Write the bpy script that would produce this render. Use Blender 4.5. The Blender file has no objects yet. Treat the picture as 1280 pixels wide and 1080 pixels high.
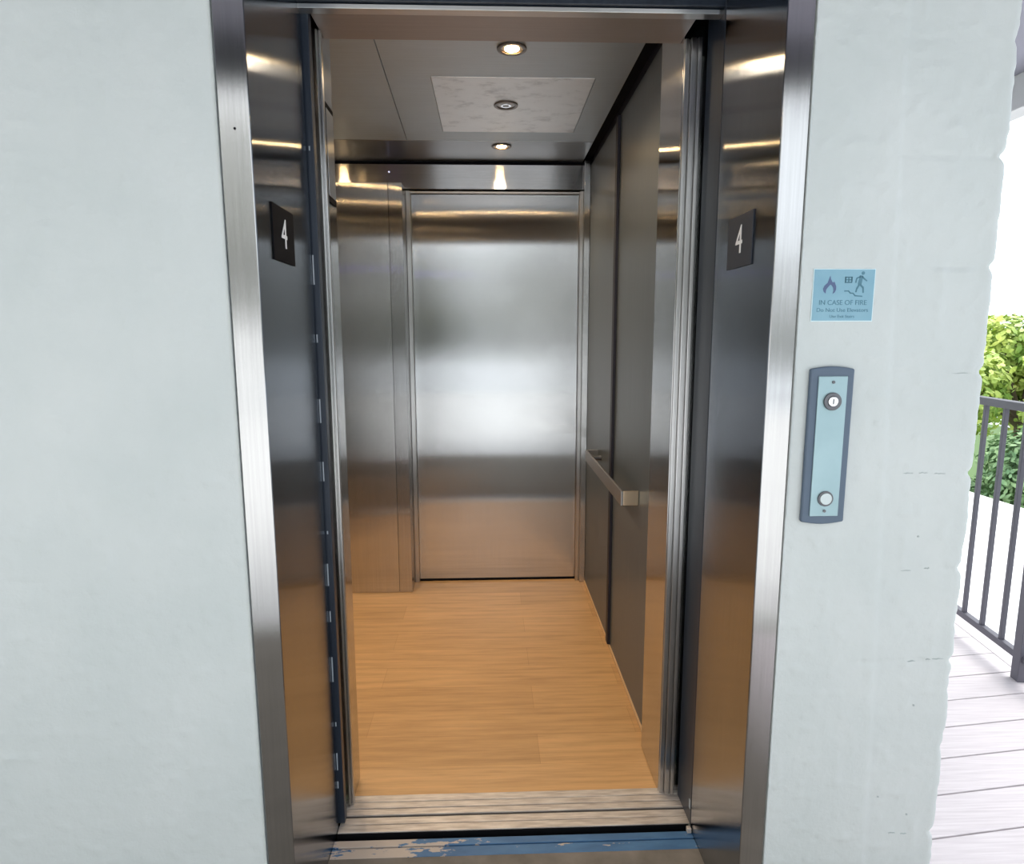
import bpy, bmesh, math, random
from mathutils import Vector, Matrix, noise
random.seed(4)
D = bpy.data
COL = bpy.context.scene.collection

# ------------------------------------------------------------------ materials
def mat(name, color=(.5,.5,.5), rough=.5, metal=0.0, spec=.5, aniso=0.0, grain=None, emit=None, estr=0.0, coat=0.0):
    m = D.materials.new(name); m.use_nodes = True
    nt = m.node_tree; b = nt.nodes['Principled BSDF']
    b.inputs['Base Color'].default_value = (*color, 1)
    b.inputs['Roughness'].default_value = rough
    b.inputs['Metallic'].default_value = metal
    b.inputs['Specular IOR Level'].default_value = spec
    b.inputs['Coat Weight'].default_value = coat
    if aniso:
        b.inputs['Anisotropic'].default_value = aniso
        g = nt.nodes.new('ShaderNodeNewGeometry')
        v = nt.nodes.new('ShaderNodeVectorMath'); v.operation = 'CROSS_PRODUCT'
        nt.links.new(g.outputs['True Normal'], v.inputs[0])
        v.inputs[1].default_value = grain or (0, 0, 1)
        nt.links.new(v.outputs[0], b.inputs['Tangent'])
    if emit:
        b.inputs['Emission Color'].default_value = (*emit, 1)
        b.inputs['Emission Strength'].default_value = estr
    return m

def N(m, t): return m.node_tree.nodes.new(t)
def L(m, a, b): m.node_tree.links.new(a, b)
def P(m): return m.node_tree.nodes['Principled BSDF']

def coords(m, scale=(1,1,1), rot=(0,0,0)):
    tc = N(m, 'ShaderNodeTexCoord'); mp = N(m, 'ShaderNodeMapping')
    mp.inputs['Scale'].default_value = scale; mp.inputs['Rotation'].default_value = rot
    L(m, tc.outputs['Object'], mp.inputs['Vector'])
    return mp.outputs['Vector']

def noise_tex(m, vec, scale, detail=4, rough=.55):
    n = N(m, 'ShaderNodeTexNoise')
    n.inputs['Scale'].default_value = scale; n.inputs['Detail'].default_value = detail
    n.inputs['Roughness'].default_value = rough
    L(m, vec, n.inputs['Vector']); return n.outputs['Fac']

def ramp(m, fac, stops):
    r = N(m, 'ShaderNodeValToRGB'); e = r.color_ramp.elements
    while len(e) < len(stops): e.new(.5)
    for k, (p, c) in enumerate(stops):
        e[k].position = p; e[k].color = (*c, 1) if len(c) == 3 else c
    L(m, fac, r.inputs['Fac']); return r.outputs['Color']

def vary(m, c0, c1, scale=(1,1,1), ns=4, lo=.3, hi=.7, detail=4):
    L(m, ramp(m, noise_tex(m, coords(m, scale), ns, detail), [(lo, c0), (hi, c1)]), P(m).inputs['Base Color'])

def vary_rough(m, r0, r1, scale=(1,1,1), ns=4, lo=.3, hi=.7):
    L(m, ramp(m, noise_tex(m, coords(m, scale), ns), [(lo, (r0,)*3), (hi, (r1,)*3)]), P(m).inputs['Roughness'])

def bump(m, fac, dist=.001, strength=.5):
    b = N(m, 'ShaderNodeBump'); b.inputs['Distance'].default_value = dist
    b.inputs['Strength'].default_value = strength
    L(m, fac, b.inputs['Height']); L(m, b.outputs['Normal'], P(m).inputs['Normal'])

def steel(name, c=(.5,.49,.48), rough=.26, aniso=.95, grain=None, tone=.10, stretch=(90,90,1.2), brush=.2):
    m = mat(name, c, rough, 1.0, aniso=aniso, grain=grain)
    d = tuple(x*(1-tone) for x in c); l = tuple(min(1, x*(1+tone)) for x in c)
    n1 = noise_tex(m, coords(m, stretch), 3, 3)
    n2 = noise_tex(m, coords(m, (1,1,1)), 5, 3)
    mx = N(m, 'ShaderNodeMath'); mx.operation = 'MULTIPLY_ADD'; mx.inputs[1].default_value = .6
    L(m, n1, mx.inputs[0])
    m2 = N(m, 'ShaderNodeMath'); m2.operation = 'MULTIPLY'; m2.inputs[1].default_value = .4
    L(m, n2, m2.inputs[0]); L(m, m2.outputs[0], mx.inputs[2])
    L(m, ramp(m, mx.outputs[0], [(.3, d), (.7, l)]), P(m).inputs['Base Color'])
    # fine brushing: the surface tilts sideways across the grain
    gr = grain or (0, 0, 1)
    vec = coords(m, tuple(1.5 if abs(q) > .5 else 2300 for q in gr))
    wn = N(m, 'ShaderNodeTexWhiteNoise'); wn.noise_dimensions = '3D'; L(m, vec, wn.inputs['Vector']); nz = wn.outputs['Value']
    g = N(m, 'ShaderNodeNewGeometry')
    cx = N(m, 'ShaderNodeVectorMath'); cx.operation = 'CROSS_PRODUCT'; L(m, g.outputs['True Normal'], cx.inputs[0]); cx.inputs[1].default_value = gr
    sb_ = N(m, 'ShaderNodeMath'); sb_.operation = 'MULTIPLY_ADD'; L(m, nz, sb_.inputs[0]); sb_.inputs[1].default_value = brush; sb_.inputs[2].default_value = -brush/2
    sc = N(m, 'ShaderNodeVectorMath'); sc.operation = 'SCALE'; L(m, cx.outputs[0], sc.inputs[0]); L(m, sb_.outputs[0], sc.inputs['Scale'])
    ad = N(m, 'ShaderNodeVectorMath'); ad.operation = 'ADD'; L(m, g.outputs['Normal'], ad.inputs[0]); L(m, sc.outputs[0], ad.inputs[1])
    no = N(m, 'ShaderNodeVectorMath'); no.operation = 'NORMALIZE'; L(m, ad.outputs[0], no.inputs[0])
    L(m, no.outputs[0], P(m).inputs['Normal'])
    return m

M = {}
M['jamb'] = steel('jamb_brushed_steel', (.32,.355,.41), .12, 1.0, brush=.2)
M['trim'] = steel('trim_brushed_steel', (.47,.46,.455), .17, 1.0, tone=.08)
M['strip_h'] = steel('header_strip_steel', (.60,.59,.58), .3, grain=(1,0,0), stretch=(1,90,90))
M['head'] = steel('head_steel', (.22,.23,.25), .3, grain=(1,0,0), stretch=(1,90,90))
M['door'] = steel('rear_door_steel', (.62,.62,.62), .12, 1.0, brush=.34, tone=.05)
M['column'] = steel('column_steel', (.56,.55,.54), .13, 1.0, brush=.5)
M['column_side'] = steel('column_side_steel', (.50,.49,.485), .13, 1.0, brush=.45)
M['return'] = steel('return_steel', (.56,.555,.55), .12, 1.0)
M['strip'] = steel('strip_steel', (.60,.59,.58), .3)
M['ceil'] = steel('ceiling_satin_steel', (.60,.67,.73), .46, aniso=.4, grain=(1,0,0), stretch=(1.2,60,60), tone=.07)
M['ceil_rear'] = steel('ceiling_rear_steel', (.46,.475,.49), .3, aniso=.6, grain=(1,0,0), stretch=(1.2,60,60), tone=.07)  # darker tone stands in for a reflection on the rear ceiling
M['ceil_front'] = steel('ceiling_front_steel', (.42,.39,.375), .46, aniso=.4, grain=(1,0,0), stretch=(1.2,60,60), tone=.07)  # brownish tone stands in for reflections near the entrance
M['transom'] = steel('transom_steel', (.50,.49,.49), .2, aniso=1.0, grain=(1,0,0), stretch=(1.2,60,60))
M['laminate'] = mat('charcoal_laminate', (.085,.088,.092), .36, .25, aniso=.5)
vary(M['laminate'], (.105,.120,.132), (.13,.146,.158), (60,60,1), 3)
M['rail_steel'] = mat('handrail_satin_steel', (.42,.40,.385), .42, 1.0)
M['warm_steel'] = mat('warm_steel', (.75,.58,.40), .3, 1.0)
M['base_tan'] = mat('tan_base', (.66,.42,.22), .5)
M['black'] = mat('black_gap', (.006,.006,.008), .8, spec=.1)
M['reveal'] = mat('reveal_black', (.015,.013,.022), .55)
M['navy'] = mat('navy_paint', (.028,.042,.075), .35)
vary(M['navy'], (.012,.018,.030), (.022,.030,.045), (20,20,1), 3)
M['chip'] = mat('paint_chip', (.42,.46,.50), .6)
M['plate_black'] = mat('black_sign_plate', (.008,.008,.010), .6, spec=.05)
M['plate_slate'] = mat('slate_sign_plate', (.03,.036,.05), .45, spec=.4)
M['white_num'] = mat('white_numeral', (.85,.86,.88), .5)
M['sign_blue'] = mat('sign_blue', (.22,.45,.56), .35, .15)
vary(M['sign_blue'], (.17,.33,.42), (.22,.39,.47), (1,1,1), 12)
M['sign_ink'] = mat('sign_ink_teal', (.07,.19,.25), .5)
M['sign_flame'] = mat('sign_ink_violet', (.075,.11,.22), .5)
M['sign_edge'] = mat('sign_edge', (.62,.76,.80), .4)
M['call_back'] = mat('call_surround_slate', (.085,.12,.17), .5)
M['call_face'] = mat('call_face_steel', (.40,.60,.63), .38, .35)
vary(M['call_face'], (.28,.40,.43), (.34,.47,.50), (1,1,1), 9)
M['chrome'] = mat('chrome', (.75,.75,.76), .15, 1.0)
M['dark_metal'] = mat('dark_metal', (.13,.13,.14), .35, .8)
M['button'] = mat('call_button', (.52,.58,.58), .4, .3)
M['alu'] = mat('sill_aluminium', (.52,.46,.42), .45, .35)
vary(M['alu'], (.46,.39,.34), (.80,.72,.65), (3,25,25), 4)
M['groove'] = mat('sill_groove', (.05,.045,.045), .7)
M['lamp'] = mat('lamp_glow', (1,.9,.7), .5, emit=(1.0,.66,.30), estr=95)
M['lamp_off'] = mat('lamp_unlit', (.42,.38,.37), .3, .4)
M['ring'] = mat('lamp_ring', (.22,.19,.17), .35, .8)
M['violet'] = mat('violet_display', (.1,.05,.4), .4, emit=(.18,.10,1.0), estr=1.8)
M['railing'] = mat('railing_paint', (.105,.10,.125), .5)
M['soffit'] = mat('soffit_paint', (.30,.29,.36), .8)
M['beam'] = mat('beam_paint', (.62,.60,.64), .7)
M['roof'] = mat('white_roof', (.86,.86,.87), .8)
M['terrace'] = mat('sunlight_tone_terrace', (.80,.80,.80), .8)  # white puts sunlight into the colour of the added terrace
M['grass'] = mat('grass_ground', (.09,.16,.05), .9)
M['bark'] = mat('bark', (.12,.09,.06), .9)

# satin hatch with scuffs
m = M['hatch'] = mat('hatch_scuffed_steel', (.62,.60,.59), .42, .9)
f = noise_tex(m, coords(m, (1,1.6,1)), 8, 8, .68)
L(m, ramp(m, f, [(.30, (.55,.54,.54)), (.42, (.76,.75,.75)), (.47, (.86,.85,.85)), (.7, (.90,.89,.89))]), P(m).inputs['Base Color'])

# wood-look vinyl floor of the car, boards running left to right
m = M['wood'] = mat('oak_vinyl', (.6,.35,.15), .38, coat=.05)
v = coords(m)
br = N(m, 'ShaderNodeTexBrick')
br.offset = .37; br.inputs['Scale'].default_value = 1
br.inputs['Brick Width'].default_value = .92; br.inputs['Row Height'].default_value = .152
br.inputs['Mortar Size'].default_value = .0008; br.inputs['Mortar Smooth'].default_value = .3
br.inputs['Color1'].default_value = (.66,.385,.17,1); br.inputs['Color2'].default_value = (.575,.33,.14,1)
br.inputs['Mortar'].default_value = (.48,.26,.10,1)
L(m, v, br.inputs['Vector'])
g1 = ramp(m, noise_tex(m, coords(m, (.9,13,1)), 3.0, 6, .6), [(.3, (.80,.77,.72)), (.52, (1,1,1)), (.72, (1.14,1.14,1.12))])
g2 = ramp(m, noise_tex(m, coords(m, (3,95,1)), 3.0, 3, .6), [(.3, (.93,.92,.90)), (.6, (1.03,1.03,1.03))])
a = N(m, 'ShaderNodeMixRGB'); a.blend_type = 'MULTIPLY'; a.inputs[0].default_value = 1
b = N(m, 'ShaderNodeMixRGB'); b.blend_type = 'MULTIPLY'; b.inputs[0].default_value = 1
L(m, br.outputs['Color'], a.inputs[1]); L(m, g1, a.inputs[2])
L(m, a.outputs[0], b.inputs[1]); L(m, g2, b.inputs[2]); L(m, b.outputs[0], P(m).inputs['Base Color'])

# painted block wall
m = M['block'] = mat('painted_block', (.66,.70,.69), .42, spec=.35)
vary(m, (.51,.545,.535), (.57,.595,.585), (1,1,1), 3.5)
f1 = noise_tex(m, coords(m), 75, 5, .6)
bump(m, f1, .0022, .5)

# concrete
m = M['concrete'] = mat('corridor_concrete', (.16,.14,.12), .75)  # dark tone also carries the shade under the soffit
vary(m, (.12,.105,.085), (.24,.21,.18), (1,1,1), 9, detail=8)
M['shaft'] = mat('shaft_dark', (.03,.03,.03), .9)

# blue sill paint with flaking
m = M['blue'] = mat('flaking_blue_paint', (.04,.13,.30), .5)
tc = N(m, 'ShaderNodeTexCoord'); sp = N(m, 'ShaderNodeSeparateXYZ'); L(m, tc.outputs['Object'], sp.inputs[0])
n = noise_tex(m, coords(m, (7,26,8)), 1.6, 6, .62)
gx = N(m, 'ShaderNodeMapRange'); gx.inputs[1].default_value = -.32; gx.inputs[2].default_value = -.04
gx.inputs[3].default_value = .22; gx.inputs[4].default_value = 0
L(m, sp.outputs['X'], gx.inputs[0])
ad = N(m, 'ShaderNodeMath'); L(m, n, ad.inputs[0]); L(m, gx.outputs[0], ad.inputs[1])
mk = ramp(m, ad.outputs[0], [(.645, (0,0,0)), (.66, (1,1,1))])
bl = ramp(m, noise_tex(m, coords(m, (3,9,3)), 3, 4), [(.3, (.045,.12,.25)), (.7, (.075,.19,.36))])
mx = N(m, 'ShaderNodeMixRGB'); L(m, mk, mx.inputs[0]); L(m, bl, mx.inputs[1])
mx.inputs[2].default_value = (.52,.44,.38,1); L(m, mx.outputs[0], P(m).inputs['Base Color'])

# deck boards
m = M['deck'] = mat('deck_composite', (.60,.52,.53), .6)
L(m, ramp(m, noise_tex(m, coords(m, (2.5,60,2), (0,0,math.radians(-6.5))), 2, 4), [(.3, (.60,.54,.56)), (.7, (.74,.68,.70))]), P(m).inputs['Base Color'])

def leaf_mat(name, c0, c1):
    m = mat(name, c0, .55)
    oi = noise_tex(m, coords(m, (1,1,1)), 2.2, 3)
    L(m, ramp(m, oi, [(.35, c0), (.65, c1)]), P(m).inputs['Base Color'])
    P(m).inputs['Transmission Weight'].default_value = 0
    return m
M['leaf'] = leaf_mat('sunlit_leaves', (.26,.42,.10), (.72,.80,.22))
M['leaf_olive'] = leaf_mat('olive_leaves', (.17,.18,.13), (.34,.34,.26))
M['leaf_dark'] = leaf_mat('deep_green_leaves', (.09,.20,.09), (.26,.40,.18))

# ------------------------------------------------------------------ builders
class MB:
    def __init__(s): s.v = []; s.f = []
    def box(s, x0, x1, y0, y1, z0, z1):
        i = len(s.v)
        s.v += [(x0,y0,z0),(x1,y0,z0),(x1,y1,z0),(x0,y1,z0),(x0,y0,z1),(x1,y0,z1),(x1,y1,z1),(x0,y1,z1)]
        s.f += [[i+k for k in q] for q in ((0,3,2,1),(4,5,6,7),(0,1,5,4),(1,2,6,5),(2,3,7,6),(3,0,4,7))]
        return s
    def prism(s, pts, frm, to, conv):
        """pts: 2-D outline (ccw); conv(u,v,w) -> xyz; extruded w frm..to"""
        i = len(s.v); n = len(pts)
        s.v += [conv(u, v, frm) for u, v in pts] + [conv(u, v, to) for u, v in pts]
        s.f += [list(range(i+n-1, i-1, -1)), list(range(i+n, i+2*n))]
        s.f += [[i+k, i+(k+1) % n, i+n+(k+1) % n, i+n+k] for k in range(n)]
        return s
    def cyl(s, c, axis, r, h, seg=32, r2=None):
        """cylinder from c along axis for h"""
        a = Vector(axis).normalized(); u = a.orthogonal().normalized(); w = a.cross(u); c = Vector(c)
        r2 = r if r2 is None else r2; i = len(s.v)
        for rr, o in ((r, 0), (r2, h)):
            for k in range(seg):
                t = 2*math.pi*k/seg; s.v.append(tuple(c + a*o + (u*math.cos(t)+w*math.sin(t))*rr))
        s.f += [list(range(i+seg-1, i-1, -1)), list(range(i+seg, i+2*seg))]
        s.f += [[i+k, i+(k+1) % seg, i+seg+(k+1) % seg, i+seg+k] for k in range(seg)]
        return s
    def ring(s, c, axis, r0, r1, h, seg=40):
        a = Vector(axis).normalized(); u = a.orthogonal().normalized(); w = a.cross(u); c = Vector(c); i = len(s.v)
        for rr, o in ((r0, 0), (r1, 0), (r1, h), (r0, h)):
            for k in range(seg):
                t = 2*math.pi*k/seg; s.v.append(tuple(c + a*o + (u*math.cos(t)+w*math.sin(t))*rr))
        for b in range(4):
            for k in range(seg):
                k2 = (k+1) % seg; b2 = (b+1) % 4
                s.f.append([i+b*seg+k, i+b2*seg+k, i+b2*seg+k2, i+b*seg+k2])
        return s
    def tube(s, p, q, r0, r1, seg=8):
        p = Vector(p); q = Vector(q); d = q-p
        return s.cyl(p, d, r0, d.length, seg, r1)
    def build(s, name, m, parent=None, bevel=0, smooth=False, seg=2):
        o0 = parent_origin(parent)
        me = D.meshes.new(name)
        me.from_pydata([(x-o0[0], y-o0[1], z-o0[2]) for x, y, z in s.v], [], s.f)
        bm = bmesh.new(); bm.from_mesh(me); bmesh.ops.recalc_face_normals(bm, faces=bm.faces); bm.to_mesh(me); bm.free()
        me.materials.append(M[m] if isinstance(m, str) else m)
        o = D.objects.new(name, me); COL.objects.link(o)
        if parent: o.parent = parent
        if bevel:
            b = o.modifiers.new('bevel', 'BEVEL'); b.width = bevel; b.segments = seg; b.limit_method = 'ANGLE'
        if smooth:
            for p in me.polygons: p.use_smooth = True
        return o

ORIG = {}
def parent_origin(p): 
    return ORIG.get(p.name, (0,0,0)) if p else (0,0,0)

def tag(o, label, cat, group=None, kind=None):
    o['label'] = label; o['category'] = cat
    if group: o['group'] = group
    if kind: o['kind'] = kind
    return o
def thing(name, loc, label, cat, group=None, kind=None):
    o = D.objects.new(name, None); COL.objects.link(o); o.location = loc; o.empty_display_size = .05
    ORIG[o.name] = tuple(loc)
    return tag(o, label, cat, group, kind)
def child_keep(o, root):      # register sub-part origin
    ORIG[o.name] = parent_origin(root); return o
def copy_tree(o, parent=None):
    c = o.copy(); COL.objects.link(c); c.parent = parent
    for ch in list(o.children): copy_tree(ch, c)
    return c
def struct(name, mb, m, label, cat, bevel=0, **k):
    o = mb.build(name, m, None, bevel, **k); return tag(o, label, cat, kind='structure')

CXY = lambda u, v, w: (u, v, w)            # plan outline, extruded in z
CXZ = lambda u, v, w: (u, w, v)            # elevation outline, extruded in y
CYZ = lambda u, v, w: (w, u, v)            # side outline, extruded in x

W = .971; H = 2.078; ZC = 2.223

# ------------------------------------------------------------------ block walls
def relief(x, z):
    """depth of the painted block face (positive = into the wall)"""
    z0 = .052; k = (z - z0)/.2032; fz = abs(k - round(k))*.2032
    wob = .004*noise.noise(Vector((x*9, z*3, 1)))
    br = max(0, noise.noise(Vector((x*11+5, round(k)*7.3, 2)))+.12)
    if x > .97: br = br*1.6*min(1, max(.12, (x-1.15)/.12)) if x > 1.15 else br*.12
    else: br *= .55
    d = .0032*br*math.exp(-((fz+wob)/.0032)**2)
    row = math.floor(k); off = (.2032 if row % 2 else 0)
    kx = (x + .255 - off)/.4064; fx = abs(kx-round(kx))*.4064
    br2 = max(0, noise.noise(Vector((z*9, round(kx)*3.1+row*5, 8)))+.1)
    if x < .97: d += .0024*br2*math.exp(-(fx/.004)**2)
    d += .0020*noise.noise(Vector((x*2.5, z*2.5, 3)))
    if x > .97:
        xc = 1.188+(1.877-z)*.0334; t = max(0, min(1, (x-xc)/.012)); d += .0028*t*t*(3-2*t) - .0012
    n = noise.noise(Vector((x*38, z*38, 5)))
    d -= .0016*max(0, n-.1)*2
    p = noise.noise(Vector((x*70, z*70, 9)))
    if p > .62: d += .0035*(p-.62)/.3
    p = noise.noise(Vector((x*95, z*95, 19)))
    if p < -.5: d -= .0028*(-.5-p)/.3
    return d
def edge_jag(z):
    k = (z-.052)/.2032; fz = (k-round(k))*.2032
    e = .004*noise.noise(Vector((z*14, 3, 3))) + .0025*noise.noise(Vector((z*60, 1, 3)))
    amp = .008+.008*noise.noise(Vector((round(k)*3.7, 0, 7)))
    return e - amp*math.exp(-(fz/.009)**2)

def wall_strip(name, x0, x1, z0, z1, step, round_at=None, ret=0, label='', depth=.2):
    """front relief with an edge rolled back at x0 ('l') or x1 ('r')"""
    prof = []                                # (x, y) plan samples
    n = max(2, int((x1-x0)/step))
    xs = [x0+(x1-x0)*i/n for i in range(n+1)]
    rr = .010
    if round_at == 'r':
        prof = [(x, 0, 0) for x in xs if x < x1-rr]
        prof += [(x1-rr+rr*math.sin(t*math.pi/12), rr-rr*math.cos(t*math.pi/12), 1) for t in range(0, 7)]
        prof += [(x1, rr+ret*i/6, 1) for i in range(1, 7)]
    else:
        prof = [(x, 0, 0) for x in xs]
    nz = int((z1-z0)/step)
    v = []; f = []
    for j in range(nz+1):
        z = z0+(z1-z0)*j/nz; jag = edge_jag(z)
        for (x, y, e) in prof:
            if e: v.append((x+jag, y+.0005, z))
            else:
                wgt = 1
                if round_at == 'r':
                    t = max(0, 1-(x1-rr-x)/.02); wgt = 1-t; xx = x+jag*t
                else: xx = x
                v.append((xx, y+relief(x, z)*wgt, z))
    w = len(prof)
    for j in range(nz):
        for i in range(w-1):
            a = j*w+i; f.append([a, a+1, a+w+1, a+w])
    # back and closing faces
    me = MB(); me.v = v; me.f = f
    bx = x1-.012 if round_at == 'r' else x1
    b0 = len(me.v)
    yb = rr+ret if round_at == 'r' else depth
    me.v += [(x0, yb, z0), (prof[-1][0], yb, z0), (prof[-1][0], yb, z1), (x0, yb, z1)]
    me.f += [[b0, b0+3, b0+2, b0+1]]
    me.f += [[j*w, (j+1)*w, b0+3, b0] if False else [j*w for j in range(nz, -1, -1)] + [b0, b0+3]]
    me.f += [[j*w+w-1 for j in range(nz+1)] + [b0+2, b0+1]]
    me.f += [[b0]+list(range(0, w))+[b0+1]]
    me.f += [[b0+3, b0+2]+list(range(nz*w+w-1, nz*w-1, -1))]
    m0 = D.meshes.new(name); m0.from_pydata(me.v, [], me.f); m0.materials.append(M['block'])
    for i, p in enumerate(m0.polygons): p.use_smooth = i < (w-1)*nz
    o = D.objects.new(name, m0); COL.objects.link(o)
    return tag(o, label, 'wall', kind='structure')

wall_strip('wall_left', -1.35, -.058, -.35, 2.6, .0065, None, 0, 'white painted concrete block wall left of the elevator frame', .2)
wall_strip('wall_right', 1.024, 1.408, -.35, 2.6, .0055, 'r', .32, 'white painted block wall pier right of the elevator with ragged outer edge')
wr0 = D.objects['wall_right']
rc_ = random.Random(12)
M['crack'] = mat('crack_grey', (.40,.44,.44), .9)
for (z, xa, xb) in ((1.067,1.262,1.345), (.864,1.275,1.36), (.663,1.30,1.385), (.255,1.30,1.33), (1.269,1.34,1.375)):
    x = xa
    while x < xb:
        ln = rc_.uniform(.006, .034); zz = z+rc_.uniform(-.003, .003); n_ = 5; top = []; bot = []
        for q in range(n_+1):
            t = q/n_; th = .0008*math.sin(math.pi*t)+.00025; zc = zz+rc_.uniform(-.0008, .0008)
            top.append((x+ln*t, zc+th*rc_.uniform(.5, 1.2))); bot.append((x+ln*t, zc-th*rc_.uniform(.5, 1.2)))
        yy = relief((2*x+ln)/2, zz)
        MB().prism(bot+top[::-1], yy-.0016, yy+.002, CXZ).build('mortar_crack', 'crack', wr0)
        x += ln+rc_.uniform(.003, .03)
for (px_, pz_) in ((1.305,.935), (1.33,.56), (1.27,.345), (1.338,.30)):
    yy = relief(px_, pz_); MB().cyl((px_, yy+.001, pz_), (0,-1,0), .0022, .0022, 9).build('pit', 'crack', wr0)
struct('wall_top', MB().box(-.058, 1.024, .004, .2, 2.196, 2.6), 'block', 'white painted block wall above the elevator doorway', 'wall')
struct('wall_outer', MB().box(1.20, 1.402, .335, 2.6, -.35, 2.6), 'block', 'white painted block side wall of the elevator shaft facing the deck', 'wall', .004)
# dark shaft so no light leaks past the car
sh = MB(); sh.box(-1.35, -1.25, .2, 2.6, -.35, 2.6); sh.box(-1.25, 1.2, 2.5, 2.6, -.35, 2.6); sh.box(-1.25, 1.2, .2, 2.5, 2.5, 2.6)
struct('wall_back', sh, 'shaft', 'dark enclosing wall of the elevator shaft behind the car', 'wall')
struct('floor_shaft', MB().box(-1.25, 1.2, .256, 2.5, -.45, -.35), 'black', 'black bottom seen in the gap between the sills', 'floor')

# ------------------------------------------------------------------ door frame (fixed surround)
fr = thing('door_1', (W/2, .16, 0), 'brushed stainless steel elevator door surround set in white block wall', 'door frame', kind='structure')
def casing(xa, xb, xj0, xj1, nm):
    pass
MB().box(-.056, -.0005, .002, .030, -.001, 2.19).build('casing', 'trim', fr, .0018)
MB().box(W+.0005, W+.052, .002, .030, -.001, 2.19).build('casing', 'trim', fr, .0018)
MB().box(-.056, W+.052, .002, .030, 2.131, 2.19).build('head_casing', 'trim', fr, .0018)
lj = MB().box(-.028, 0, .004, .364, 0, 2.13).build('jamb', 'jamb', fr, .001)
rj = MB().box(W, W+.028, .004, .322, 0, 2.13).build('jamb', 'jamb', fr, .001)
MB().box(-.028, W+.028, .004, .322, 2.13, 2.17).build('head_jamb', 'head', fr, .001)
MB().cyl((-.028, .0035, 1.715), (0,-1,0), .0022, .0025, 12).build('screw_hole', 'black', fr)

# landing door edges behind the jambs (navy painted), kept back in their slots
nd = thing('landing_door', (1.05, .36, 0), 'navy blue painted edge of the landing door behind right jamb', 'door')
MB().box(.9725, 1.17, .330, .451, .004, 2.12).build('door_panel', 'navy', nd, .002)
MB().box(.9715, .9725, .336, .346, .05, .075).build('door_bumper', 'chip', nd)
cd = thing('car_door', (-.2, .40, 0), 'dark navy car door edge with chipped paint at left of the opening', 'door')
MB().box(-.24, .016, .372, .398, .006, 2.10).build('door_panel', 'navy', cd, .002)
MB().box(-.24, .008, .3985, .424, .006, 2.10).build('safety_edge', 'strip', cd, .003)
for z, h, x in ((1.47, .07, .0), (1.33, .02, .001), (1.13, .06, .0), (.98, .05, .001), (.70, .06, 0), (.60, .03, .001), (.43, .07, 0), (.30, .012, .002), (.17, .05, .001), (.115, .02, 0), (1.78, .01, .004), (.84, .008, .004)):
    MB().box(x, x+.003, .3705, .3722, z, z+h).build('paint_chip', 'chip', cd)

# header over the car opening
hd = thing('door_header', (W/2, .38, H), 'dark steel header above the elevator opening with a bright lower edge', 'header', kind='structure')
MB().box(-.3, 1.19, .335, .37, H+.012, 2.40).build('header_panel', 'navy', hd, .001)
MB().box(-.3, 1.19, .345, .372, H, H+.010).build('edge_strip', 'strip_h', hd, .001)

# ------------------------------------------------------------------ sills
ls = thing('landing_sill', (W/2, .29, 0), 'landing door sill with flaking blue paint at the elevator threshold', 'sill')
sb = MB()
sb.box(0.0005, W, .256, .288, -.03, 0); sb.box(0, W, .293, .316, -.03, 0); sb.box(0, W, .286, .295, -.03, -.008)
sb.build('sill_plate', 'blue', ls, .0012)
MB().box(0.001, W-.001, .2885, .2925, -.0078, -.006).build('groove', 'groove', ls)
MB().box(W-.014, W-.002, .306, .320, .0002, .014).build('corner_stop', 'alu', ls, .002)
MB().box(0, W, .3415, .3445, -.30, -.003).build('gap_shade', 'black', ls)  # black sheet added so the gap between the sills stays dark
cs = thing('car_sill', (W/2, .41, 0), 'grooved aluminium car sill at the front edge of the wood floor', 'sill')
sb = MB()
sb.box(0.0008, 1.19, .345, .370, -.03, 0); sb.box(0.0008, 1.19, .374, .398, -.03, -.0005)
sb.box(0.0008, 1.19, .408, .430, -.03, 0); sb.box(0.0008, 1.19, .434, .456, -.03, .0005); sb.box(0.0008, 1.19, .458, .484, -.03, .0015)
sb.box(0.0008, 1.19, .346, .483, -.035, -.006)
sb.build('sill_plate', 'alu', cs, .001)
MB().box(0.0008, 1.19, .3985, .4075, -.0058, -.004).build('groove', 'groove', cs)

# ------------------------------------------------------------------ elevator car
XL = -.81; XR = .943; YB = 2.16; YF = .485
struct('floor_car', MB().box(XL-.02, XR+.02, YF, YB+.06, -.06, 0), 'wood', 'oak-look vinyl plank floor inside the elevator car', 'floor')
# front returns
rl = thing('front_return', (-.2, .5, 0), 'brushed steel front return of the car beside the left door edge', 'panel', kind='structure')
MB().box(XL, .020, .452, .560, .002, ZC).build('return_panel', 'return', rl, .0015)
MB().box(.0205, .0245, .446, .462, .002, 2.077).build('edge_strip', 'strip', rl, .001)
MB().box(.0125, .0165, .440, .4515, .002, 2.077).build('edge_strip', 'strip', rl, .001)
rr_ = thing('front_return', (.95, .55, 0), 'brushed steel front return of the car beside the right wall panel', 'panel', kind='structure')
MB().box(.919, 1.15, .470, .680, .002, ZC).build('return_panel', 'return', rr_, .0015)
st = MB()
for x0, x1, y0 in ((.921, .930, .462), (.9305, .9345, .466), (.935, .947, .455), (.9475, .951, .46), (.9515, .9605, .452)):
    st.box(x0, x1, y0, .4695, .003, 2.077)
st.build('edge_strip', 'strip', rr_, .0015)
fh = thing('front_transom', (W/2, .5, H), 'steel transom of the car above its front opening', 'panel', kind='structure')
MB().box(.0205, .9185, .373, .50, H+.002, ZC).build('transom_panel', 'ceil_front', fh, .001)

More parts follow.
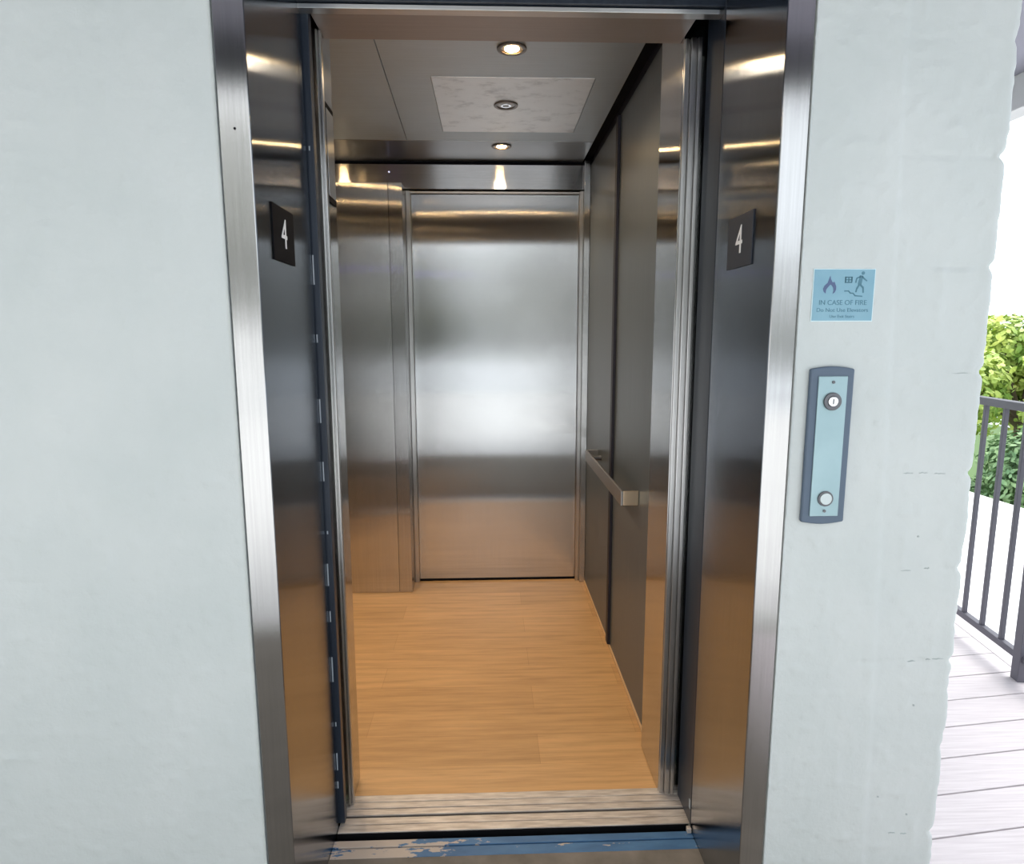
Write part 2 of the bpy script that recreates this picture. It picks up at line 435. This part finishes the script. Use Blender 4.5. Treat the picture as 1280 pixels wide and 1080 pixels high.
# side and rear walls
wl = MB(); wl.box(XL-.02, XL, .44, YB+.06, 0, ZC)
struct('wall_car_left', wl, 'laminate', 'charcoal laminate left wall of the elevator car', 'wall')
wr = thing('wall_car_right', (XR, 1.3, 0), 'charcoal laminate right wall of the elevator car in two panels', 'wall', kind='structure')
MB().box(XR, XR+.012, .6805, 1.378, .012, 2.195).build('wall_panel', 'laminate', wr, .0015)
MB().box(XR, XR+.012, 1.392, 2.095, .012, 2.195).build('wall_panel', 'laminate', wr, .0015)
MB().box(XR+.0125, XR+.030, .6805, YB+.06, 0, 2.30).build('wall_backing', 'reveal', wr)
MB().box(XR-.012, XR-.0005, 1.360, 1.398, .013, 2.19).build('joint_trim', 'reveal', wr, .001)
MB().box(XR-.006, XR+.012, .682, 2.10, .0005, .0115).build('base_strip', 'base_tan', wr, .001)
for y, z in ((1.02, 2.212), (1.43, 2.212), (1.95, 2.212)):
    MB().cyl((XR+.012, y, z), (-1,0,0), .005, .004, 12).build('screw', 'chrome', wr)

rc = thing('rear_return', (-.1, 2.05, 0), 'brushed steel rear return column left of the rear car door', 'panel', kind='structure')
MB().box(XL, -.0605, 2.0, YB+.02, .001, 2.085).build('return_panel', 'column', rc, .0012)
MB().box(-.0595, .007, 2.0, YB+.02, .001, 2.085).build('return_post', 'column_side', rc, .0012)

rd = thing('door_2', (.45, YB, 0), 'brushed stainless rear door of the car reflecting daylight', 'door', kind='structure')
MB().box(.031, .893, YB, YB+.03, .012, 2.066).build('door_panel', 'door', rd, .001)
MB().box(.008, .0300, YB-.022, YB+.03, .001, 2.078).build('door_jamb', 'strip', rd, .0012)
MB().box(.8945, .912, YB-.03, YB+.03, .001, 2.078).build('door_jamb', 'strip', rd, .0012)
MB().box(.9125, .9425, 2.100, YB+.03, .001, ZC-.003).build('corner_post', 'column', rd, .0012)
MB().box(.0305, .894, YB-.012, YB+.03, 2.0665, 2.078).build('door_head', 'strip', rd, .001)
MB().box(.0305, .894, YB-.004, YB+.03, .0005, .0115).build('rear_sill', 'black', rd)
rt = thing('rear_transom', (.1, YB, 2.1), 'brushed steel transom above the rear door of the car', 'panel', kind='structure')
MB().box(XL, .912, YB-.025, YB+.03, 2.0865, 2.204).build('transom_panel', 'transom', rt, .001)
MB().box(XL, .912, YB-.010, YB+.03, 2.2045, ZC).build('shadow_gap', 'black', rt)
sn = thing('door_sensor', (-.07, YB-.026, 2.165), 'tiny white sensor dot on the dark transom above rear column', 'sensor')
MB().cyl((-.07, YB-.0255, 2.165), (0,-1,0), .007, .006, 16).build('sensor_body', 'dark_metal', sn)
MB().cyl((-.07, YB-.0318, 2.165), (0,-1,0), .003, .002, 12).build('lens', mat('sensor_glow', (.8,.8,1), .4, emit=(.7,.7,1), estr=2.5), sn)

# ceiling of the car: three runs of panels, front and rear toned for reflections, a joint on the left, a dark reveal on the right
cc = thing('ceiling_car', (.1, 1.3, ZC), 'satin steel panelled ceiling of the elevator car', 'ceiling', kind='structure')
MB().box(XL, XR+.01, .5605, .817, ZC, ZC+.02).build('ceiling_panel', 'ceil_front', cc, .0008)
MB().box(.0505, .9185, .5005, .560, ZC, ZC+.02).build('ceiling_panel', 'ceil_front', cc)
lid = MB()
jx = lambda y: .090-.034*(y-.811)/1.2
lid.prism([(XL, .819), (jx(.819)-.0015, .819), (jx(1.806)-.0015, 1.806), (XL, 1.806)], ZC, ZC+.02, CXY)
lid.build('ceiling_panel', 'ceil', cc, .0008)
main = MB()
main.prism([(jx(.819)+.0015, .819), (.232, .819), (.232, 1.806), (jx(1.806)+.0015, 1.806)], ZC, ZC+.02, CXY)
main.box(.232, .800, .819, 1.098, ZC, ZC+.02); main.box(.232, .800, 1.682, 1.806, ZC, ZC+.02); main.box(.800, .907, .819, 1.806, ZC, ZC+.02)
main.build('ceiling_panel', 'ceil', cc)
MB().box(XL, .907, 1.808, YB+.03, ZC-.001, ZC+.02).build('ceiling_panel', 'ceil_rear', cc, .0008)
MB().box(XL, XR+.03, .4525, YB+.06, ZC+.021, ZC+.05).build('ceiling_backing', 'black', cc)
ht = thing('ceiling_hatch', (.516, 1.39, ZC), 'scuffed pale steel access hatch around the unlit ceiling light', 'hatch')
MB().box(.2335, .7985, 1.0995, 1.6805, ZC-.001, ZC+.018).build('hatch_panel', 'hatch', ht, .0012)

# downlights
def downlight(x, y, lit, label, group=None):
    z = ZC-.0012
    t = thing('downlight', (x, y, z), label, 'ceiling light', group)
    MB().ring((x, y, z), (0,0,-1), .033, .046, .004).build('trim_ring', 'ring', t, .001, True)
    if lit:
        MB().cyl((x, y, z-.0003), (0,0,-1), .0325, .001, 32).build('reflector', 'warm_steel', t)
        MB().cyl((x, y, z-.0015), (0,0,-1), .022, .0012, 28).build('lamp', 'lamp', t)
    else:
        c = MB().cyl((x, y, z-.0005), (0,0,-1), .031, .001, 32).build('lamp', 'lamp_off', t)
        MB().ring((x, y, z-.0017), (0,0,-1), .012, .020, .0015).build('lamp_reflector', 'chrome', t)
    return t
spots = [(.503, .877, 1, 'lit recessed ceiling light nearest the elevator entrance'),
         (.497, 1.358, 0, 'unlit recessed ceiling light in the middle of the scuffed hatch'),
         (.490, 1.885, 1, 'lit recessed ceiling light nearest the rear door'),
         (-.35, .877, 1, 'lit ceiling light over the hidden left front corner of the car'),
         (-.35, 1.358, 1, 'lit ceiling light over the hidden left side of the car'),
         (-.35, 1.885, 1, 'lit ceiling light above the rear steel column')]
for x, y, lit, lab in spots:
    downlight(x, y, lit, lab)
    if lit:
        ld = D.lights.new('lamp_beam', 'SPOT'); ld.energy = 22; ld.color = (1, .80, .56)
        ld.spot_size = math.radians(150); ld.spot_blend = .7; ld.shadow_soft_size = .03
        lo = D.objects.new('lamp_beam', ld); COL.objects.link(lo); lo.location = (x, y, ZC-.012)

# handrail on the right wall
hr = thing('handrail', (.885, 1.3, .78), 'flat satin steel handrail on the right car wall', 'handrail')
def swept(pts, z0, z1, th):
    o = []; n = len(pts)
    for s in (1, -1):
        rng = range(n) if s == 1 else range(n-1, -1, -1)
        for k in rng:
            a = Vector(pts[max(0, k-1)]); b = Vector(pts[min(n-1, k+1)]); d = (b-a).normalized()
            nrm = Vector((-d.y, d.x)); p = Vector(pts[k]) + nrm*s*th/2; o.append((p.x, p.y))
    return MB().prism(o, z0, z1, CXY)
MB().box(.880, .888, .905, 1.735, .760, .812).build('rail_bar', 'rail_steel', hr, .0015)
MB().box(.8885, .9425, .905, .914, .760, .812).build('end_return', 'warm_steel', hr, .002)
MB().box(.8885, .9425, 1.726, 1.735, .760, .812).build('end_return', 'rail_steel', hr, .002)
MB().cyl((.9425, 1.66, .786), (-1,0,0), .012, .054, 20).build('bracket', 'dark_metal', hr)

# position indicator on the inner side of the left return
pi_ = thing('position_indicator', (.021, .505, 1.8), 'tall dark-rimmed indicator panel on the narrow left return', 'panel')
MB().box(.0205, .0235, .463, .548, 1.685, 1.925).build('bezel', 'black', pi_, .002)
MB().box(.0236, .0250, .471, .540, 1.70, 1.91).build('faceplate', 'strip', pi_, .001)
# operating panel inside, seen only as a violet glint on the steel
op = thing('operating_panel', (-.28, .562, 1.3), 'car operating panel with violet display inside the front return', 'panel')
MB().box(-.40, -.16, .5605, .566, .75, 1.95).build('faceplate', 'column', op, .002)
MB().box(-.30, -.24, .5662, .568, 1.80, 1.85).build('display', 'violet', op)
for k in range(4):
    b = MB().cyl((-.28, .5662, 1.15+.09*k), (0,1,0), .017, .004, 24).build('button', 'chrome', op)

# ------------------------------------------------------------------ numbers 4 on both jambs
def text_mesh(name, body, size, m, parent, place, depth=.0004, spacing=1.0, align='CENTER'):
    cu = D.curves.new(name, 'FONT'); cu.body = body; cu.size = size; cu.extrude = depth; cu.align_x = align; cu.align_y = 'CENTER'
    cu.space_character = spacing
    to = D.objects.new(name, cu); COL.objects.link(to)
    dg = bpy.context.evaluated_depsgraph_get(); me = D.meshes.new_from_object(to.evaluated_get(dg))
    COL.objects.unlink(to); D.objects.remove(to); D.curves.remove(cu)
    me.transform(place); o0 = parent_origin(parent); me.transform(Matrix.Translation((-o0[0], -o0[1], -o0[2])))
    me.materials.clear(); me.materials.append(M[m])
    o = D.objects.new(name, me); COL.objects.link(o); o.parent = parent; return o
def number_plate(side, x, yc, zc, mp, label):
    s = 1 if side == 'l' else -1
    t = thing('floor_number_plate', (x, yc, zc), label, 'sign')
    MB().box(min(x+s*.0003, x+s*.0028), max(x+s*.0003, x+s*.0028), yc-.068, yc+.068, zc-.055, zc+.055).build('plate', mp, t, .0008)
    # numeral: text x axis -> +y on the left jamb, -y on the right jamb; text y -> z
    R = Matrix(((0,0,s,0),(s,0,0,0),(0,1,0,0),(0,0,0,1)))
    sc = Matrix.Diagonal((.9,1,1,1))
    text_mesh('numeral', '4', .085, 'white_num', t, Matrix.Translation((x+s*.0032, yc, zc)) @ R @ sc)
    return t
number_plate('l', 0, .155, 1.552, 'plate_black', 'black floor number plate with white 4 on the left jamb')
number_plate('r', W, .172, 1.546, 'plate_slate', 'dim slate floor number plate with pale 4 on the right jamb')

# ------------------------------------------------------------------ fire sign
fs = thing('fire_sign', (1.108, 0, 1.42), 'square blue fire evacuation sign on the white wall above the call station', 'sign')
Y0 = -.0035
MB().box(1.0475, 1.1685, Y0, Y0+.002, 1.3705, 1.470).build('plate', 'sign_edge', fs, .0005)
MB().box(1.0490, 1.1670, Y0-.0004, Y0, 1.3722, 1.4685).build('face', 'sign_blue', fs)
def ink(name, polys, m):
    b = MB()
    for p in polys: b.prism(p, Y0-.0008, Y0-.0004, CXZ)
    return b.build(name, m, fs)
def loc(pts, cx, cz, s): return [(cx+u*s, cz+v*s) for u, v in pts]
fl = [(-.55,-1),(-.85,-.75),(-.98,-.35),(-.8,.1),(-.55,.35),(-.35,.5),(-.12,1.2),(.02,1.55),(.12,1.1),(.3,.75),(.5,.55),(.62,.75),(.8,.45),(.98,0),(.98,-.45),(.8,-.85),(.5,-1.05),(.62,-.6),(.55,-.2),(.35,.1),(.1,.3),(-.12,.05),(-.3,-.15),(-.5,-.45)]
ink('flame', [loc(fl, 1.080, 1.4365, .0130)], 'sign_flame')
# elevator or building block
def bar(x0, z0, x1, z1, t):
    d = Vector((x1-x0, z1-z0)).normalized(); n = Vector((-d.y, d.x))*t/2
    return [(x0-n.x, z0-n.y), (x0+n.x, z0+n.y), (x1+n.x, z1+n.y), (x1-n.x, z1-n.y)]
bx = [bar(1.1125,1.4518,1.1245,1.4518,.002), bar(1.1125,1.4478,1.1245,1.4478,.002), bar(1.1125,1.4438,1.1245,1.4438,.002), bar(1.1135,1.4435,1.1135,1.4525,.002), bar(1.1185,1.4435,1.1185,1.4525,.0014), bar(1.1237,1.4435,1.1237,1.4525,.002)]
gs = lambda ps: [[(1.131+(u-1.131)*1.18, 1.440+(v-1.440)*1.18) for u, v in q] for q in ps]
ink('block_symbol', gs(bx), 'sign_ink')
man = [[(1.1418+.0028*math.cos(t*math.pi/6), 1.4585+.0028*math.sin(t*math.pi/6)) for t in range(12)],
       bar(1.1395,1.4545,1.1370,1.4400,.0060), bar(1.1375,1.4530,1.1315,1.4500,.0022), bar(1.1318,1.4505,1.1305,1.4430,.0020),
       bar(1.1405,1.4530,1.1450,1.4490,.0022), bar(1.1450,1.4490,1.1490,1.4460,.0020),
       bar(1.1365,1.4400,1.1330,1.4340,.0030), bar(1.1330,1.4345,1.1318,1.4280,.0024),
       bar(1.1380,1.4400,1.1435,1.4355,.0030), bar(1.1432,1.4360,1.1440,1.4270,.0024)]
ink('running_figure', gs(man), 'sign_ink')
ink('stair_symbol', gs([bar(1.1125,1.4300,1.1190,1.4300,.0020), bar(1.1190,1.4305,1.1230,1.4265,.0020), bar(1.1225,1.4265,1.1275,1.4265,.0018), bar(1.1270,1.4265,1.1310,1.4225,.0020), bar(1.1305,1.4225,1.1430,1.4215,.0020)]), 'sign_ink')
RT = Matrix(((1,0,0,0),(0,0,-1,0),(0,1,0,0),(0,0,0,1)))
def sign_text(s, z, size, sx=1.0):
    text_mesh('lettering', s, size, 'sign_ink', fs, Matrix.Translation((1.108, Y0-.0006, z)) @ RT @ Matrix.Diagonal((sx,1,1,1)), .0002)
sign_text('IN CASE OF FIRE', 1.4060, .0132, .98)
sign_text('Do Not Use Elevators', 1.3920, .0104, 1.08)
sign_text('Use Exit Stairs', 1.3800, .0080, 1.05)

# ------------------------------------------------------------------ call station
cst = thing('call_station', (1.0945, 0, 1.125), 'tall call station with slate surround, key switch and round button', 'call station')
out = []
x0, x1, z0, z1, sag = 1.0515, 1.1385, .9725, 1.2795, .005
for k in range(9):
    t = k/8; out.append((x0+(x1-x0)*t, z0-sag*math.sin(math.pi*t)))
for k in range(9):
    t = k/8; out.append((x1-(x1-x0)*t, z1+sag*math.sin(math.pi*t)))
MB().prism(out, -.011, -.001, CXZ).build('surround', 'call_back', cst, .003)
fp = MB().box(1.0665, 1.1240, -.0140, -.0112, .985, 1.2655).build('faceplate', 'call_face', cst, .001)
ks = MB().ring((1.0955, -.0142, 1.2165), (0,-1,0), .010, .0175, .004).build('key_switch', 'dark_metal', cst, .0012)
child_keep(ks, cst)
MB().cyl((1.0955, -.0142, 1.2165), (0,-1,0), .0098, .0055, 28).build('key_cylinder', 'chrome', ks, .001)
MB().box(1.0947, 1.0963, -.0202, -.0198, 1.2115, 1.2215).build('keyway', 'black', ks)
cb = MB().ring((1.0955, -.0142, 1.0215), (0,-1,0), .0122, .0155, .003).build('button_ring', 'dark_metal', cst, .0008)
child_keep(cb, cst)
MB().cyl((1.0955, -.0142, 1.0215), (0,-1,0), .0120, .0045, 32).build('call_button', 'button', cb, .001)
for z in (1.2540, .9960):
    MB().cyl((1.0955, -.0142, z), (0,-1,0), .0030, .0015, 14).build('screw', 'dark_metal', cst)

# ------------------------------------------------------------------ floors outside
fo = MB(); fo.box(-3.5, 1.415, -1.63, -.0005, -.2, -.0005); fo.box(0, W, -.0005, .2555, -.2, -.0005)
struct('floor', fo, 'concrete', 'worn grey concrete corridor floor in front of the elevator', 'floor')
dk = MB()
A = math.radians(6.5); U = Vector((math.cos(A), math.sin(A))); V = Vector((-math.sin(A), math.cos(A)))
E_ = Vector((.1556, .988)); RB = Vector((2.57, 1.42))
def rail_x(y): return RB.x + E_.x*(y-RB.y)/E_.y
for k in range(-12, 25):
    v0 = .08+.1443*k+.0025; v1 = v0+.1443-.005
    # clip against x >= 1.42 and the railing line
    def at_x(v, x): u = (x - V.x*v)/U.x; return (x, U.y*u+V.y*v)
    def at_rail(v):
        # solve U*u+V*v on line RB+E*t
        n = Vector((E_.y, -E_.x)); u = (RB.dot(n)+.03 - V.dot(n)*v)/U.dot(n); p = U*u+V*v; return (p.x, p.y)
    dk.prism([at_x(v0, 1.42), at_rail(v0), at_rail(v1), at_x(v1, 1.42)], -.035, 0, CXY)
struct('floor_deck', dk, 'deck', 'pale composite board deck beside the block pier', 'deck', .002)
tr = MB()
p0 = RB+E_*-3.2; p1 = RB+E_*2.4; nn = Vector((E_.y, -E_.x))
tr.prism([tuple(p0+nn*.034), tuple(p0+nn*.16), tuple(p1+nn*.16), tuple(p1+nn*.034)], -.25, .0, CXY)
struct('trim_1', tr, 'deck', 'pale edge board running under the deck railing', 'trim', .003)
struct('floor_added_terrace', MB().box(-9, 9, -10, -1.64, -.2, -.01), 'terrace', 'added white terrace behind the viewer with sunlight put into its colour', 'floor')  # added out of view as bright ground for the steel to reflect
struct('floor_outside', MB().box(-60, 60, -60, 80, -9.2, -9.0), 'grass', 'green ground far below the deck', 'ground')

# soffit and beams
so = MB(); so.box(-3.5, 3.06, -1.70, -.002, 2.60, 2.72); so.box(1.41, 3.06, -.002, 4.2, 2.60, 2.72)
struct('ceiling', so, 'soffit', 'dusky painted soffit over the deck at the upper right corner', 'ceiling')
bm_ = MB(); bm_.box(3.0, 3.12, -1.8, 4.2, 2.435, 2.60)
struct('trim_2', bm_, 'beam', 'pale fascia beam along the outer edge of the soffit', 'beam', .004)
struct('trim_3', MB().box(-3.5, 2.995, -1.84, -1.705, 2.44, 2.66), 'dark_metal', 'dark fascia beam along the corridor edge', 'beam', .004)

# white roof beyond
rf = thing('flat_roof', (5, 4, -.6), 'flat white roof beyond the deck railing', 'roof')
MB().prism([(2.95, -2), (6.62, -2), (6.50, 6.3), (6.3, 12), (2.95, 12)], -1.2, -.6, CXY).build('roof_slab', 'roof', rf, .01)
sm = MB()
for y in (1.4, 2.6, 3.8, 5.0): sm.box(2.97, 6.4, y, y+.03, -.6, -.585)
sm.build('roof_seam', 'roof', rf)

# ------------------------------------------------------------------ railing
ra = thing('deck_railing', (RB.x, RB.y, 0), 'dark grey metal deck railing with thin balusters in front of white roof', 'railing')
def rail_piece(t0, t1, z0, z1, w, name):
    a = RB+E_*t0; b = RB+E_*t1; n = nn*w/2
    return MB().prism([tuple(a-n), tuple(a+n), tuple(b+n), tuple(b-n)], z0, z1, CXY).build(name, 'railing', ra, .002)
rail_piece(-3.1, 2.3, 1.050, 1.082, .044, 'top_rail')
rail_piece(-3.1, 2.3, .080, .108, .028, 'bottom_rail')
k = 0
for i in range(-22, 18):
    t = i*.131
    if (i+3) % 12 == 0: rail_piece(t-.022, t+.022, .0, 1.050, .044, 'post')
    else: rail_piece(t-.0085, t+.0085, .108, 1.050, .017, 'baluster')

# ------------------------------------------------------------------ trees
def make_tree(nleaf, leafsize, m, seed, trunk_h):
    rnd = random.Random(seed)
    root = D.objects.new('leafy_tree', None); COL.objects.link(root); root.empty_display_size = .3
    tk = MB(); tk.tube((0,0,-trunk_h), (0,0,-.4), .16, .10, 10)
    blobs = []
    for i in range(16):
        th = rnd.uniform(0, 6.283); ph = rnd.uniform(-.5, 1.0); r = rnd.uniform(.7, 1.25)
        c = Vector((math.cos(th)*math.cos(ph)*r, math.sin(th)*math.cos(ph)*r, math.sin(ph)*r*.9+.1))
        blobs.append((c, rnd.uniform(.5, .75))); tk.tube((0,0,-.5), c*.9, .06, .012, 6)
    t = tk.build('trunk', 'bark', None); t.parent = root
    v = []; f = []
    for i in range(nleaf):
        c, r = blobs[rnd.randrange(16)]
        d = Vector((rnd.gauss(0,1), rnd.gauss(0,1), rnd.gauss(0,1))).normalized()
        p = c + d*r*(rnd.random()**.25)
        n = (d+Vector((rnd.gauss(0,.5), rnd.gauss(0,.5), rnd.gauss(0,.5)+.4))).normalized()
        a = n.orthogonal().normalized(); a.rotate(Matrix.Rotation(rnd.uniform(0,6.28), 3, n)); b = n.cross(a)
        s = leafsize*rnd.uniform(.7, 1.3); j = len(v)
        for u, w in ((-1,0),(-.3,.45),(.5,.38),(1,0),(.5,-.38),(-.3,-.45)): v.append(tuple(p+a*u*s+b*w*s))
        f.append([j, j+1, j+2, j+3, j+4, j+5])
    me = D.meshes.new('foliage'); me.from_pydata(v, [], f); me.materials.append(M[m])
    o = D.objects.new('foliage', me); COL.objects.link(o); o.parent = root
    return root
t1 = make_tree(11000, .07, 'leaf', 1, 12)
t2 = make_tree(8000, .075, 'leaf_dark', 2, 12)
t3 = make_tree(8000, .085, 'leaf_olive', 3, 6)
front = [(t1, (9.0, 8.6, .35), .95, 'bright yellow-green leafy tree behind the deck railing beside the pier edge'),
         (t2, (7.6, 6.9, -.75), .62, 'darker green low tree just past the edge of the white roof'),
         (t1, (12.9, 8.6, .5), 1.1, 'yellow-green tree at far right behind the railing'),
         (t2, (9.3, 6.0, -.7), .75, 'dark green low tree at right edge behind the railing'),
         (t1, (10.2, 12.9, .3), 1.2, 'sunlit tree half hidden behind the block pier'),
         (t2, (6.9, 9.9, -.9), .7, 'dark low tree hidden behind the block pier')]
back = [(-5.8, -15, 3.6, 2.2), (-14.9, -13, 3.6, 2.2), (1.6, -16.5, 1.9, 1.6), (8.3, -18, 1.4, 1.5), (14.6, -17, .7, 1.2)]  # unseen trees added to tone down what the steel reflects
used = set()
def place_tree(src, loc_, sc, rz, lab, grp):
    o = src if src.name not in used else copy_tree(src)
    used.add(src.name); o.location = loc_; o.scale = (sc, sc, sc); o.rotation_euler = (0,0,rz); tag(o, lab, 'tree', grp)
for i, (s, l, sc, lab) in enumerate(front): place_tree(s, l, sc, i*1.3, lab, 'trees beyond the deck railing')
for i, (x, y, z, sc) in enumerate(back):
    place_tree(t3, (x, y, z), sc, i*.9, 'olive green tree added behind the viewer to darken reflections', 'trees added for reflections')

# ------------------------------------------------------------------ world, sun, camera
w = D.worlds.new('world'); bpy.context.scene.world = w; w.use_nodes = True
nt = w.node_tree; bg = nt.nodes['Background']
tc = nt.nodes.new('ShaderNodeTexCoord'); sp = nt.nodes.new('ShaderNodeSeparateXYZ'); nt.links.new(tc.outputs['Generated'], sp.inputs[0])
cr = nt.nodes.new('ShaderNodeValToRGB'); mr = nt.nodes.new('ShaderNodeMapRange')
mr.inputs[1].default_value = -1; mr.inputs[2].default_value = 1
nt.links.new(sp.outputs['X'], mr.inputs[0]); nt.links.new(mr.outputs[0], cr.inputs[0])
cr.color_ramp.elements[0].color = (.93,.94,.92,1); cr.color_ramp.elements[1].color = (.80,.90,1.0,1)
nt.links.new(cr.outputs[0], bg.inputs['Color']); bg.inputs['Strength'].default_value = 2.2

sun = D.lights.new('sun', 'SUN'); sun.energy = 3.2; sun.angle = math.radians(35); sun.color = (1, .97, .92)
s_o = D.objects.new('sun', sun); COL.objects.link(s_o)
s_o.rotation_euler = Vector((.55, .2, .8)).to_track_quat('Z', 'Y').to_euler()

cam = D.cameras.new('camera'); co = D.objects.new('camera', cam); COL.objects.link(co)
p, y, r = .1483, .0346, .0024
fwd = Vector((math.sin(y)*math.cos(p), math.cos(y)*math.cos(p), -math.sin(p)))
right = Vector((math.cos(y), -math.sin(y), 0)); down = -right.cross(fwd)
r2 = right*math.cos(r)+down*math.sin(r); d2 = -right*math.sin(r)+down*math.cos(r)
mw = Matrix((( r2.x, -d2.x, -fwd.x, .428), (r2.y, -d2.y, -fwd.y, -1.2213), (r2.z, -d2.z, -fwd.z, 1.3413), (0,0,0,1)))
co.matrix_world = mw
cam.sensor_fit = 'HORIZONTAL'; cam.sensor_width = 36; cam.lens = 790.1/1280*36; cam.clip_start = .02; cam.clip_end = 300
bpy.context.scene.camera = co
vs = bpy.context.scene.view_settings
vs.view_transform = 'Standard'; vs.look = 'None'; vs.exposure = 0; vs.gamma = 1
